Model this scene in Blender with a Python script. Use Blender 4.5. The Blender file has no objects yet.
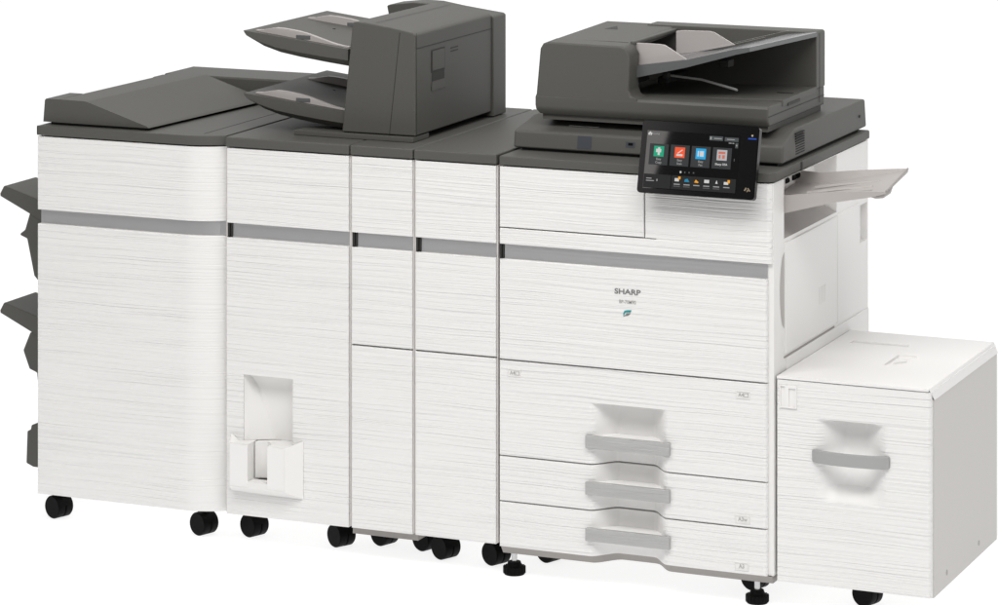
import bpy, bmesh, math, random
from mathutils import Vector, Matrix, Quaternion
SC = bpy.context.scene
COL = SC.collection
FZ = -0.03                                   # height of the floor

# ------------------------------------------------------------------ camera
cd = bpy.data.cameras.new("camera")
cam = bpy.data.objects.new("camera", cd); COL.objects.link(cam)
cam.location = (3.1867, -7.4325, 2.212)
cam.rotation_euler = (math.radians(90), 0, math.radians(23.2162))
cd.sensor_width = 36; cd.lens = 3421.3749 / 998 * 36
cd.shift_x = 0; cd.shift_y = -672.63 / 998
cd.clip_start = 0.1; cd.clip_end = 200
SC.camera = cam

# ------------------------------------------------------------------ light
w = bpy.data.worlds.new("World"); SC.world = w; w.use_nodes = True
bg = w.node_tree.nodes['Background']
bg.inputs['Color'].default_value = (1.0, 0.99, 0.975, 1); bg.inputs['Strength'].default_value = 0.14

def area(name, loc, target, sx, sy, power, col=(1, 1, 1)):
    l = bpy.data.lights.new(name, 'AREA'); l.shape = 'RECTANGLE'; l.size = sx; l.size_y = sy
    l.energy = power; l.color = col
    o = bpy.data.objects.new(name, l); COL.objects.link(o); o.location = loc
    o.rotation_euler = (Vector(target) - Vector(loc)).to_track_quat('-Z', 'Y').to_euler()
    return o
area("softbox_key", (0.5, -2.7, 3.9), (0.0, 0, 0.55), 5.0, 1.6, 168, (1, 0.99, 0.975))
strip = area("softbox_strip", (-1.534, -3.9, 2.40), (0.40, -0.04, 1.0), 0.8, 0.9, 7.5, (1, 0.95, 0.92))     # the reflection in the touch screen
strip.rotation_euler = (strip.rotation_euler.to_quaternion() @ Quaternion((0, 0, 1), math.radians(-5.7))).to_euler()
area("fill_side", (4.2, -1.4, 2.6), (0.3, 0.2, 0.9), 2.0, 2.0, 26, (1, 0.99, 0.98))  # added fill that lifts the right-facing sides
area("softbox_top", (0.0, 0.6, 4.6), (0.0, 0.4, 0), 4.0, 2.6, 68, (1, 0.99, 0.98))

SC.view_settings.view_transform = 'Standard'; SC.view_settings.look = 'None'
SC.view_settings.exposure = 0; SC.view_settings.gamma = 1
SC.view_settings.use_curve_mapping = False
SC.render.engine = 'CYCLES'

# ------------------------------------------------------------------ materials
def newmat(name):
    m = bpy.data.materials.new(name); m.use_nodes = True
    nt = m.node_tree
    return m, nt, nt.nodes['Principled BSDF']
def plastic(name, col, rough=0.45, spec=0.5, metal=0.0, grain=0.0, gscale=900.0, coat=0.0):
    m, nt, p = newmat(name)
    p.inputs['Base Color'].default_value = (*col, 1); p.inputs['Roughness'].default_value = rough
    p.inputs['Specular IOR Level'].default_value = spec; p.inputs['Metallic'].default_value = metal
    if coat: p.inputs['Coat Weight'].default_value = coat; p.inputs['Coat Roughness'].default_value = 0.05
    if grain:
        g = nt.nodes.new('ShaderNodeNewGeometry'); n = nt.nodes.new('ShaderNodeTexNoise')
        n.inputs['Scale'].default_value = gscale; n.inputs['Detail'].default_value = 2
        b = nt.nodes.new('ShaderNodeBump'); b.inputs['Strength'].default_value = grain; b.inputs['Distance'].default_value = 0.0006
        nt.links.new(g.outputs['Position'], n.inputs['Vector']); nt.links.new(n.outputs['Fac'], b.inputs['Height'])
        nt.links.new(b.outputs['Normal'], p.inputs['Normal'])
    return m
def combed(name, col, rough, strength, dist, zs=120.0, xs=2.2, metal=0.0, spec=0.4):
    """plastic moulded with long, slightly wavy horizontal grain"""
    m, nt, p = newmat(name)
    p.inputs['Base Color'].default_value = (*col, 1); p.inputs['Roughness'].default_value = rough
    p.inputs['Specular IOR Level'].default_value = spec; p.inputs['Metallic'].default_value = metal
    L = nt.links.new
    g = nt.nodes.new('ShaderNodeNewGeometry')
    wv = nt.nodes.new('ShaderNodeTexNoise'); wv.inputs['Scale'].default_value = 3.2; wv.inputs['Detail'].default_value = 1
    mpw = nt.nodes.new('ShaderNodeMapping'); mpw.inputs['Scale'].default_value = (1.0, 1.0, 3.0)
    L(g.outputs['Position'], mpw.inputs['Vector']); L(mpw.outputs['Vector'], wv.inputs['Vector'])
    cb = nt.nodes.new('ShaderNodeCombineXYZ'); mm = nt.nodes.new('ShaderNodeMath'); mm.operation = 'MULTIPLY'; mm.inputs[1].default_value = 0.012
    L(wv.outputs['Fac'], mm.inputs[0]); L(mm.outputs[0], cb.inputs['Z'])
    ad = nt.nodes.new('ShaderNodeVectorMath'); ad.operation = 'ADD'
    L(g.outputs['Position'], ad.inputs[0]); L(cb.outputs[0], ad.inputs[1])
    hs = []
    for sx, sz, det in ((xs, zs, 2.0), (xs * 1.9, zs * 2.3, 1.0)):
        mp = nt.nodes.new('ShaderNodeMapping'); mp.inputs['Scale'].default_value = (sx, 0.4, sz)
        n = nt.nodes.new('ShaderNodeTexNoise'); n.inputs['Scale'].default_value = 1; n.inputs['Detail'].default_value = det
        n.inputs['Roughness'].default_value = 0.55
        L(ad.outputs[0], mp.inputs['Vector']); L(mp.outputs['Vector'], n.inputs['Vector']); hs.append(n)
    mx = nt.nodes.new('ShaderNodeMath'); mx.operation = 'MULTIPLY_ADD'; mx.inputs[1].default_value = 0.35
    L(hs[1].outputs['Fac'], mx.inputs[0]); L(hs[0].outputs['Fac'], mx.inputs[2])
    b = nt.nodes.new('ShaderNodeBump'); b.inputs['Strength'].default_value = strength; b.inputs['Distance'].default_value = dist
    at = nt.nodes.new('ShaderNodeAttribute'); at.attribute_name = 'polish'
    iv = nt.nodes.new('ShaderNodeMath'); iv.operation = 'SUBTRACT'; iv.inputs[0].default_value = strength; L(at.outputs['Fac'], iv.inputs[1]); iv.use_clamp = True
    L(iv.outputs[0], b.inputs['Strength'])
    L(mx.outputs[0], b.inputs['Height']); L(b.outputs['Normal'], p.inputs['Normal'])
    return m
WG = combed("white_combed_plastic", (0.81, 0.803, 0.793), 0.42, 1.0, 0.0050, zs=140, xs=1.2)
PNT = plastic("warm_grey_paint", (0.58, 0.562, 0.545), 0.5, 0.3, grain=0.05)
WS = plastic("white_smooth_plastic", (0.80, 0.79, 0.775), 0.45, 0.4, grain=0.05)
WI = plastic("white_inner_plastic", (0.83, 0.82, 0.81), 0.5, 0.3)
UG = plastic("grey_underside", (0.33, 0.31, 0.295), 0.6, 0.3)
DK = plastic("charcoal_plastic", (0.088, 0.087, 0.079), 0.55, 0.32, grain=0.12)
DK2 = plastic("charcoal_plastic_dark", (0.03, 0.03, 0.028), 0.6, 0.3)
BAND = combed("satin_grey_band", (0.68, 0.68, 0.69), 0.30, 0.2, 0.0006, 240, 0.8, metal=0.85, spec=0.5)
HND = combed("grey_handle_plastic", (0.44, 0.44, 0.437), 0.34, 1.0, 0.0022, 300, 3, metal=0.25)
HGS = plastic("grey_smooth_handle", (0.36, 0.362, 0.36), 0.4, 0.4, grain=0.06)
BLK = plastic("black_rubber", (0.002, 0.002, 0.002), 0.5, 0.1)
BLP = plastic("black_gloss_plastic", (0.006, 0.006, 0.0065), 0.12, 0.15)
GLS = plastic("black_screen_glass", (0.003, 0.003, 0.0035), 0.03, 0.5)
CHR = plastic("chrome_steel", (0.55, 0.55, 0.55), 0.25, 0.5, metal=1)
GAP = plastic("gap_filler_plastic", (0.60, 0.575, 0.56), 0.6, 0.2)
PNK = plastic("warm_grey_plastic", (0.43, 0.40, 0.39), 0.4, 0.4)
TRW = plastic("warm_white_tray", (0.42, 0.395, 0.38), 0.45, 0.35, grain=0.04)
INK = plastic("grey_ink", (0.20, 0.20, 0.20), 0.6, 0.2)
INL = plastic("light_grey_ink", (0.42, 0.41, 0.40), 0.6, 0.2)
LG = plastic("label_inlay", (0.80, 0.79, 0.775), 0.5, 0.3)
TEAL = plastic("teal_ink", (0.02, 0.28, 0.30), 0.5, 0.3)
BLG = plastic("slate_inlay", (0.045, 0.051, 0.064), 0.4, 0.4)
SMK = plastic("smoky_tray_plastic", (0.12, 0.124, 0.126), 0.22, 0.6)
BRN = plastic("brown_grey_ink", (0.10, 0.07, 0.06), 0.5, 0.3)
def glow(name, col, s=1.0):
    m, nt, p = newmat(name)
    p.inputs['Base Color'].default_value = (0.01, 0.01, 0.01, 1); p.inputs['Roughness'].default_value = 0.3
    p.inputs['Specular IOR Level'].default_value = 0.1
    p.inputs['Emission Color'].default_value = (*col, 1); p.inputs['Emission Strength'].default_value = s
    return m
def srgb(r, g, b):
    f = lambda c: (c / 255 / 12.92) if c / 255 <= 0.04045 else ((c / 255 + 0.055) / 1.055) ** 2.4
    return (f(r), f(g), f(b))
GLOW_WHITE, ntb, pb = newmat("glowing_white_surface")
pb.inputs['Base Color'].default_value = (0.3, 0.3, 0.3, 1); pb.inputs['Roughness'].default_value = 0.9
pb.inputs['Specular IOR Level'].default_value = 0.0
pb.inputs['Emission Color'].default_value = (1, 1, 1, 1); pb.inputs['Emission Strength'].default_value = 0.84  # added glow keeps floor and backdrop white and nearly shadowless

# ------------------------------------------------------------------ mesh helpers
class MB:
    def __init__(s): s.v = []; s.f = []
    def add(s, vs, fs):
        o = len(s.v); s.v += [tuple(p) for p in vs]; s.f += [tuple(i + o for i in f) for f in fs]; return s
    def box(s, x0, x1, y0, y1, z0, z1, b=0.0):
        if b <= 0:
            v = [(x, y, z) for z in (z0, z1) for y in (y0, y1) for x in (x0, x1)]
            return s.add(v, [(0, 2, 3, 1), (4, 5, 7, 6), (0, 1, 5, 4), (2, 6, 7, 3), (0, 4, 6, 2), (1, 3, 7, 5)])
        bm = bmesh.new(); bmesh.ops.create_cube(bm, size=1)
        for q in bm.verts: q.co = Vector(((x0 + x1) / 2 + q.co.x * (x1 - x0), (y0 + y1) / 2 + q.co.y * (y1 - y0), (z0 + z1) / 2 + q.co.z * (z1 - z0)))
        bmesh.ops.bevel(bm, geom=bm.edges[:], offset=b, segments=3, affect='EDGES', profile=0.5)
        s.frombm(bm); return s
    def frombm(s, bm):
        bm.verts.index_update(); s.add([q.co[:] for q in bm.verts], [[q.index for q in f.verts] for f in bm.faces]); bm.free(); return s
    def prism(s, poly, fn, a, b, cap0=True, cap1=True, bev=0.0):
        """poly = 2D points, fn(p, t) -> 3D"""
        n = len(poly); vs = [fn(p, a) for p in poly] + [fn(p, b) for p in poly]
        fs = [(i, (i + 1) % n, n + (i + 1) % n, n + i) for i in range(n)]
        if cap0: fs.append(tuple(range(n - 1, -1, -1)))
        if cap1: fs.append(tuple(range(n, 2 * n)))
        if bev <= 0: return s.add(vs, fs)
        bm = bmesh.new(); bv = [bm.verts.new(v) for v in vs]
        for f in fs: bm.faces.new([bv[i] for i in f])
        bmesh.ops.recalc_face_normals(bm, faces=bm.faces[:])
        es = [e for e in bm.edges if len(e.link_faces) == 2 and e.calc_face_angle(0) > 0.6]
        bmesh.ops.bevel(bm, geom=es, offset=bev, segments=2, affect='EDGES', profile=0.5)
        return s.frombm(bm)
    def xz(s, poly, y0, y1, **k): return s.prism(poly, lambda p, t: (p[0], t, p[1]), y0, y1, **k)
    def xy(s, poly, z0, z1, **k): return s.prism(poly, lambda p, t: (p[0], p[1], t), z0, z1, **k)
    def yz(s, poly, x0, x1, **k): return s.prism(poly, lambda p, t: (t, p[0], p[1]), x0, x1, **k)
    def tube(s, path, r, n=12, caps=True):
        pts = [Vector(p) for p in path]; rs = r if isinstance(r, (list, tuple)) else [r] * len(pts)
        rings = []; up = Vector((0, 0, 1)); prev = None
        for i, p in enumerate(pts):
            t = (pts[min(i + 1, len(pts) - 1)] - pts[max(i - 1, 0)]).normalized()
            if prev is None:
                a = t.cross(up); a = a.normalized() if a.length > 1e-4 else Vector((1, 0, 0))
            else:
                a = (prev - t * prev.dot(t)).normalized()
            prev = a; b = t.cross(a)
            rings.append([p + (a * math.cos(2 * math.pi * k / n) + b * math.sin(2 * math.pi * k / n)) * rs[i] for k in range(n)])
        vs = [v for rg in rings for v in rg]; fs = []
        for i in range(len(pts) - 1):
            for k in range(n): fs.append((i * n + k, i * n + (k + 1) % n, (i + 1) * n + (k + 1) % n, (i + 1) * n + k))
        if caps: fs.append(tuple(range(n - 1, -1, -1))); fs.append(tuple((len(pts) - 1) * n + k for k in range(n)))
        return s.add(vs, fs)
    def sheet(s, xs, zs, d, y0, T):
        """front panel facing -Y: depth d(x,z) behind y0, skirt back to y0+T"""
        nx, nz = len(xs), len(zs)
        vs = [(x, y0 + d(x, z), z) for z in zs for x in xs]
        fs = [(j * nx + i, j * nx + i + 1, (j + 1) * nx + i + 1, (j + 1) * nx + i) for j in range(nz - 1) for i in range(nx - 1)]
        o = len(vs)
        ring = [i for i in range(nx)] + [j * nx + nx - 1 for j in range(1, nz)] + [(nz - 1) * nx + i for i in range(nx - 2, -1, -1)] + [j * nx for j in range(nz - 2, 0, -1)]
        for k in ring: vs.append((vs[k][0], y0 + T, vs[k][2]))
        m = len(ring)
        for k in range(m): fs.append((ring[(k + 1) % m], ring[k], o + k, o + (k + 1) % m))
        fs.append(tuple(o + k for k in range(m)))
        return s.add(vs, fs)
    def plate(s, u, v, recs, fn, T):
        """flat plate with rectangular recesses; recs = (u0,u1,v0,v1,depth); fn(u,v,h) maps, h = depth"""
        us = sorted(set([round(a, 5) for a in u] + [round(q, 5) for r in recs for q in r[:2]]))
        vv = sorted(set([round(a, 5) for a in v] + [round(q, 5) for r in recs for q in r[2:4]]))
        def h(i, j):
            if i < 0 or j < 0 or i >= len(us) - 1 or j >= len(vv) - 1: return T
            cu, cv = (us[i] + us[i + 1]) / 2, (vv[j] + vv[j + 1]) / 2; r_ = 0
            for r in recs:
                if r[0] < cu < r[1] and r[2] < cv < r[3]: r_ = r[4]
            return r_
        for i in range(len(us) - 1):
            for j in range(len(vv) - 1):
                H = h(i, j)
                s.add([fn(us[i], vv[j], H), fn(us[i + 1], vv[j], H), fn(us[i + 1], vv[j + 1], H), fn(us[i], vv[j + 1], H)], [(0, 1, 2, 3)])
                for di, dj, a, b in ((-1, 0, (i, j), (i, j + 1)), (1, 0, (i + 1, j), (i + 1, j + 1)), (0, -1, (i, j), (i + 1, j)), (0, 1, (i, j + 1), (i + 1, j + 1))):
                    G = h(i + di, j + dj)
                    if G > H + 1e-6:
                        A = (us[a[0]], vv[a[1]]); B = (us[b[0]], vv[b[1]])
                        s.add([fn(*A, H), fn(*B, H), fn(*B, G), fn(*A, G)], [(0, 1, 2, 3)])
        return s
WL = {}
def build(name, mb, mat, parent=None, smooth=None, weld=True, inner=None):
    """link ONE mesh object; its origin is the root's base point"""
    org = WL[parent.name] if parent is not None else Vector((0, 0, 0))
    me = bpy.data.meshes.new(name)
    bm = bmesh.new(); bv = [bm.verts.new(Vector(p) - org) for p in mb.v]
    for f in mb.f:
        try: bm.faces.new([bv[i] for i in f])
        except ValueError: pass
    if weld: bmesh.ops.remove_doubles(bm, verts=bm.verts[:], dist=2e-5)
    bmesh.ops.recalc_face_normals(bm, faces=bm.faces[:])
    bm.to_mesh(me); bm.free()
    me.materials.append(mat)
    if inner:
        at = me.attributes.new('polish', 'FLOAT', 'POINT')
        for v in me.vertices: at.data[v.index].value = inner(v.co + org)
    if smooth:
        for p in me.polygons: p.use_smooth = True
        me.set_sharp_from_angle(angle=math.radians(smooth))
        lim = math.cos(math.radians(smooth)); vf = [[] for _ in me.vertices]     # area-weighted normals: flats stay flat beside bevels
        for p in me.polygons:
            for vi in p.vertices: vf[vi].append(p.index)
        nr = [None] * len(me.loops); N = [p.normal.copy() for p in me.polygons]; A = [p.area for p in me.polygons]
        for p in me.polygons:
            for li in p.loop_indices:
                acc = Vector((0, 0, 0))
                for q in vf[me.loops[li].vertex_index]:
                    if N[q].dot(N[p.index]) > lim: acc += N[q] * A[q]
                nr[li] = acc.normalized() if acc.length > 1e-12 else N[p.index]
        me.normals_split_custom_set(nr)
    o = bpy.data.objects.new(name, me); COL.objects.link(o)
    if parent is not None: o.parent = parent
    WL[o.name] = org.copy()
    return o
def thing(name, label, cat, loc, group=None):
    o = bpy.data.objects.new(name, None); COL.objects.link(o); o.location = loc
    o.empty_display_size = 0.1
    o['label'] = label; o['category'] = cat
    if group: o['group'] = group
    WL[o.name] = Vector(loc); return o
def textmesh(body, size, fn, depth=0.0006, bold=0.0, stretch=1.0):
    """letters as a mesh, centred; fn(x, y, h) -> world"""
    c = bpy.data.curves.new("lettering", 'FONT'); c.body = body; c.size = size; c.align_x = 'CENTER'; c.align_y = 'CENTER'
    c.offset = bold; c.extrude = depth / 2; c.resolution_u = 3
    o = bpy.data.objects.new("lettering", c); COL.objects.link(o)
    dg = bpy.context.evaluated_depsgraph_get(); me = bpy.data.meshes.new_from_object(o.evaluated_get(dg))
    mb = MB(); mb.add([fn(v.co.x * stretch, v.co.y, v.co.z + depth / 2) for v in me.vertices], [tuple(p.vertices) for p in me.polygons])
    bpy.data.objects.remove(o); bpy.data.meshes.remove(me); bpy.data.curves.remove(c)
    return mb
def sm(a, b, x):
    t = min(1, max(0, (x - a) / (b - a))); return t * t * (3 - 2 * t)
def lin(a, b, n): return [a + (b - a) * i / (n - 1) for i in range(n)]
def edgepts(a, b, r, inner):
    return sorted(set([a, a + r * 0.15, a + r * 0.5, a + r] + list(inner) + [b - r, b - r * 0.5, b - r * 0.15, b]))
def rnd(t, r):                                 # quarter-round fall-off, t = distance from the edge
    return 0 if t >= r else r - math.sqrt(max(0, r * r - (r - t) ** 2))

# ------------------------------------------------------------------ setting
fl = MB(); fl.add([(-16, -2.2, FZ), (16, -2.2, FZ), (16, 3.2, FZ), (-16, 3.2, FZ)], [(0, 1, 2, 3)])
fo = build("floor", fl, GLOW_WHITE); fo['kind'] = 'structure'
fl = MB(); fl.add([(-16, -14, FZ - 0.02), (16, -14, FZ - 0.02), (16, -2.2, FZ - 0.02), (-16, -2.2, FZ - 0.02)], [(0, 1, 2, 3)])
gr = build("studio_ground", fl, plastic("grey_studio_floor", (0.35, 0.345, 0.34), 0.6, 0.3)); gr['kind'] = 'structure'
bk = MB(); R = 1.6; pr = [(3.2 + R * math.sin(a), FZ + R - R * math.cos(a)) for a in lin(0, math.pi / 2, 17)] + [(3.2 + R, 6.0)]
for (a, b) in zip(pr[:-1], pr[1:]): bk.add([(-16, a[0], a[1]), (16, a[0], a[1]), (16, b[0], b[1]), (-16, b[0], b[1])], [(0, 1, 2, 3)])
bo = build("backdrop", bk, GLOW_WHITE, smooth=60); bo['kind'] = 'structure'

# ------------------------------------------------------------------ shared pieces
ZL, ZB, ZBB, ZBOT, ZT = 0.9457, 0.7613, 0.7255, 0.0496, 0.972
def caster(parent, x, y, r=0.029, ang=20, top=0.05):
    """black twin-wheel caster: part 'caster' with two 'wheel' sub-parts"""
    a = math.radians(ang); ax = Vector((math.sin(a), math.cos(a), 0)); c = Vector((x, y, FZ + r))
    side = Vector((ax.y, -ax.x, 0))
    m = MB(); m.tube([c - ax * 0.006, c + ax * 0.006], r * 0.86, 20)
    m.tube([c + side * 0.010 + Vector((0, 0, r * 0.3)), Vector((x + side.x * 0.010, y + side.y * 0.010, top + 0.01))], 0.008, 12)
    hood = []
    for k in range(13):
        t = math.radians(10 + 160 * k / 12); hood.append(c + side * (math.cos(t) * r * 1.0) + Vector((0, 0, math.sin(t) * r * 1.04)))
    for q0, q1 in zip(hood[:-1], hood[1:]):
        m.add([q0 - ax * 0.008, q1 - ax * 0.008, q1 + ax * 0.008, q0 + ax * 0.008], [(0, 1, 2, 3)])
    h = build("caster", m, BLK, parent, smooth=40)
    for sgn in (-1, 1):
        wm = MB(); p0 = c + ax * sgn * 0.0012; p1 = c + ax * sgn * 0.024
        d = (p1 - p0)
        wm.tube([p0, p0 + d * 0.08, p0 + d * 0.85, p1, p1 + d * 0.0], [r * 0.93, r, r, r * 0.92, r * 0.78], 28)
        build("wheel", wm, BLK, h, smooth=40)
    return h
def leveler(parent, x, y, top=0.06):
    m = MB(); m.tube([(x, y, FZ + 0.028), (x, y, top)], 0.0065, 12)
    h = build("leveling_foot", m, CHR, parent, smooth=40)
    k = MB(); k.tube([(x, y, FZ), (x, y, FZ + 0.004), (x, y, FZ + 0.018), (x, y, FZ + 0.022), (x, y, FZ + 0.030)], [0.024, 0.026, 0.026, 0.018, 0.015], 28)
    for i in range(20):
        a = 2 * math.pi * i / 20
        k.tube([(x + 0.0255 * math.cos(a), y + 0.0255 * math.sin(a), FZ + 0.003), (x + 0.0255 * math.cos(a), y + 0.0255 * math.sin(a), FZ + 0.019)], 0.0018, 6)
    build("foot_knob", k, BLK, h, smooth=40)
def zlist(z0, z1, r, extra=()): return edgepts(z0, z1, r, extra)
def flat_panel(x0, x1, z0, z1, y0=0.0, T=0.02, r=0.0022, rr=None):
    rr = rr or r
    m = MB(); xs = sorted(set(edgepts(x0, x1, r, []) + [x1 - rr, x1 - rr * .7, x1 - rr * .4, x1 - rr * .15])); zs = edgepts(z0, z1, r, [])
    m.sheet(xs, zs, lambda x, z: min(T * .9, max(rnd(x - x0, r), rnd(x1 - x, rr), rnd(z - z0, r), rnd(z1 - z, r))), y0, T); return m
def lid(parent, x0, x1, y1=0.742, y0=-0.004, z0=ZL + 0.0025, z1=ZT):
    m = MB(); m.box(x0, x1, y0, y1, z0, z1, 0.004)
    return build("top_cover", m, DK, parent, smooth=40)

# ================================================================== finisher (far left)
FX0, FX1 = -1.251, -0.7365
t = thing("finisher_cabinet", "wide white cabinet at the left end of the row, dark sloping tray on top", "printer finisher", ((FX0 + FX1) / 2, 0.36, FZ))
FY = -0.0165
def fplan(x): 
    k = max(0, (x - (-0.835)) / (FX1 + 0.835)); return 0.036 * k ** 2.0
fxs = edgepts(FX0, FX1, 0.002, lin(-1.24, -0.85, 6) + lin(-0.835, -0.745, 12))
def fpanel(z0, z1, off=0.0, T=0.05):
    m = MB(); m.sheet(fxs, zlist(z0, z1, 0.0025), lambda x, z: off + fplan(x) + max(rnd(x - FX0, 0.002), rnd(z - z0, 0.0025), rnd(z1 - z, 0.0025)), FY, T); return m
body = MB(); body.box(FX0 + 0.002, FX1 + 0.001, 0.03, 0.745, ZBOT + 0.004, ZL)
build("body", body, WS, t)
build("upper_panel", fpanel(ZB, ZL - 0.001), WG, t, 50, inner=lambda c: 0.45 * sm(-0.85, -0.79, c.x))
build("door", fpanel(ZBOT, ZBB), WG, t, 50, inner=lambda c: 0.45 * sm(-0.85, -0.79, c.x))
b = MB(); b.sheet([x if x > FX0 + .004 else FX0 + .004 for x in fxs[3:]], [ZBB + .0003, ZB - .0003], lambda x, z: 0.011 + fplan(x), FY, 0.035); build("trim_band", b, BAND, t, 50)
# lid with the same rounded plan
poly = [(x, FY - 0.004 + fplan(x)) for x in fxs] + [(FX1, 0.745), (FX0, 0.745)]
m = MB(); m.xy(poly, ZL + 0.0025, ZT, bev=0.003); build("top_cover", m, DK, t, 40)
m = MB(); m.box(-0.800, -0.7985, 0.02, 0.60, ZT, ZT + 0.0006); build("cover_groove", m, DK2, t)
# sloping output tray on the lid
def wedge(xl, y0, y1):
    return [(xl, 0.979), (xl + 0.004, 1.034), (xl + 0.006, 1.037), (-1.127, 1.036), (-1.120, 1.0345), (-0.952, 0.9835), (-0.946, 0.979)]
m = MB()
m2 = [(-1.204, 0.979), (-1.2035, 1.034), (-1.201, 1.037), (-1.127, 1.036), (-1.120, 1.0345), (-0.952, 0.9835), (-0.946, 0.979)]
m3 = [(-1.182, 0.979), (-1.1815, 1.036), (-1.179, 1.039), (-1.090, 1.0385), (-1.083, 1.037), (-0.912, 0.9840), (-0.906, 0.979)]
n = len(m2); vs = [(p[0], 0.004, p[1]) for p in m2] + [(p[0], 0.565, p[1]) for p in m3]
m.add(vs, [(i, (i + 1) % n, n + (i + 1) % n, n + i) for i in range(n)] + [tuple(range(n - 1, -1, -1)), tuple(range(n, 2 * n))])
m.xz([(-1.247, 0.979), (-1.2425, 1.033), (-1.239, 1.0368), (-1.2025, 1.0368), (-1.2025, 0.979)], 0.0042, 0.122)
build("sloping_output_tray", m, DK, t, 35)
m = MB(); m.xz([(-1.23, 0.972), (-0.957, 0.972), (-0.965, 0.980), (-1.23, 0.980)], 0.014, 0.55); build("tray_shadow_gap", m, DK2, t)
# raised rear cover
m = MB(); m.box(-1.232, -0.42, 0.60, 0.763, ZT, 1.030, 0.006); m.box(-1.247, -1.20, 0.565, 0.62, ZT, 1.024, 0.004); build("rear_cover", m, DK, t, 40)
# stacked exit trays on the left flank
def side_tray(dz, deep):
    p = [(-1.252, 0.700), (-1.300, 0.705), (-1.432, 0.765), (-1.4325, 0.772), (-1.421, 0.792), (-1.416, 0.792), (-1.252, 0.745)]
    p = [(x, z + dz) for x, z in p]
    m = MB(); m.xz(p, 0.10, 0.255, bev=0.003); q = build("side_exit_tray", m, DK, t, 35)
    g = MB(); g.xz([(-1.252, 0.75 + dz), (-1.375, 0.790 + dz), (-1.372, 0.800 + dz), (-1.34, 0.806 + dz), (-1.252, 0.790 + dz)], 0.235, 0.262, bev=0.002); build("tray_fence", g, DK, q, 35)
    hp = [(-1.252, 0.745), (-1.347, 0.727), (-1.361, 0.683), (-1.376, 0.672), (-1.374, 0.668), (-1.355, 0.661), (-1.334, 0.568), (-1.320, 0.554), (-1.252, 0.550)] if deep else \
         [(-1.252, 0.745), (-1.346, 0.721), (-1.366, 0.675), (-1.364, 0.668), (-1.348, 0.628), (-1.326, 0.620), (-1.324, 0.600), (-1.252, 0.590)]
    h = MB(); h.xz([(x, z + dz) for x, z in hp], 0.104, 0.20, bev=0.003); build("tray_bracket", h, DK, q, 35)
side_tray(0.0, True); side_tray(-0.2985, False)
m = MB(); m.xz([(-1.252, 0.08), (-1.335, 0.082), (-1.355, 0.090), (-1.352, 0.172), (-1.342, 0.176), (-1.340, 0.188), (-1.325, 0.193), (-1.252, 0.196)], 0.10, 0.20, bev=0.003)
m.box(-1.32, -1.26, 0.11, 0.16, 0.19, 0.33, 0.003)
build("side_lower_cover", m, DK, t, 35)
m = MB(); m.box(FX1 + 0.0012, FX1 + 0.0058, 0.022, 0.04, ZBOT + 0.002, ZBOT + 0.04, 0.0005); build("corner_dark_gap", m, DK2, t)  # added dark box that draws the dark gap at the corner
caster(t, -1.243, 0.075, top=0.055); caster(t, -0.829, 0.075, top=0.055); caster(t, -1.20, 0.66); caster(t, -0.80, 0.66)

# ================================================================== pocket cabinet
def cabinet(t, x0, x1, yl=0.018):
    body = MB(); body.box(x0 - 0.0035, x1 + 0.0035, 0.018, 0.742, ZBB, ZL); body.box(x0 - 0.0035, x1 + 0.0035, yl, 0.742, ZBOT + 0.004, ZBB); build("body", body, GAP, t)
    build("upper_panel", flat_panel(x0, x1, ZB, ZL - 0.001), WG, t, 50)
    b = MB(); b.box(x0 + 0.012, x1 - 0.001, 0.010, 0.018, ZBB + .0003, ZB - .0003); build("trim_band", b, BAND, t)
    b = MB(); b.box(x0 + 0.0005, x0 + 0.006, 0.004, 0.017, ZBB + .001, ZB - .001, 0.001); b.box(x0 + 0.0085, x0 + 0.0115, 0.006, 0.017, ZBB + .001, ZB - .001); build("band_clip", b, DK2, t)
    lid(t, x0 - 0.0028, x1 + 0.0028)
    b = MB(); b.box(x1 + 0.0006, x1 + 0.0038, 0.006, 0.05, ZBOT + 0.002, ZL - 0.001); build("side_trim", b, GAP, t)
    b = MB(); b.box(x0 - 0.0038, x0 - 0.0006, 0.006, 0.05, ZBOT + 0.002, ZL - 0.001); build("side_trim", b, GAP, t)
PX0, PX1 = -0.7263, -0.396
t = thing("pocket_cabinet", "white cabinet with an open scrap box pocket low on its front", "printer cabinet", ((PX0 + PX1) / 2, 0.36, FZ))
cabinet(t, PX0, PX1, 0.052)
m = MB(); m.plate([PX0, PX1], [ZBOT, ZBB], [(-0.680, -0.5455, 0.232, 0.394, 0.044), (-0.654, -0.597, 0.135, 0.30, 0.044)],
                  lambda u, v, h: (u, h, v), 0.050)
dr = build("door", m, WG, t)
hxs, hzs = lin(-0.6797, -0.5458, 40), lin(0.2325, 0.3938, 48)
def hood_d(x, z):
    top_ = 0.003 + 0.0405 * math.sqrt(max(0, 1 - (1 - min(1, (0.3938 - z) / 0.045)) ** 2))
    wl = 0.004 + 0.062 * (0.3938 - z) / 0.16
    return min(top_, 0.003 + 0.0405 * min(1, (x + 0.6797) / wl))
m = MB(); m.add([(x, hood_d(x, z), z) for z in hzs for x in hxs], [(j * 40 + i, j * 40 + i + 1, (j + 1) * 40 + i + 1, (j + 1) * 40 + i) for j in range(47) for i in range(39)])
build("recess_hood", m, WS, t, 60)
m = MB(); F = -0.034                                        # the scrap box holder: U-shaped front with bevelled flanks
m.xz([(-0.702, 0.126), (-0.549, 0.126), (-0.549, 0.233), (-0.597, 0.233), (-0.597, 0.142), (-0.652, 0.142), (-0.652, 0.233), (-0.702, 0.233)], F, -0.0008)
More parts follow.
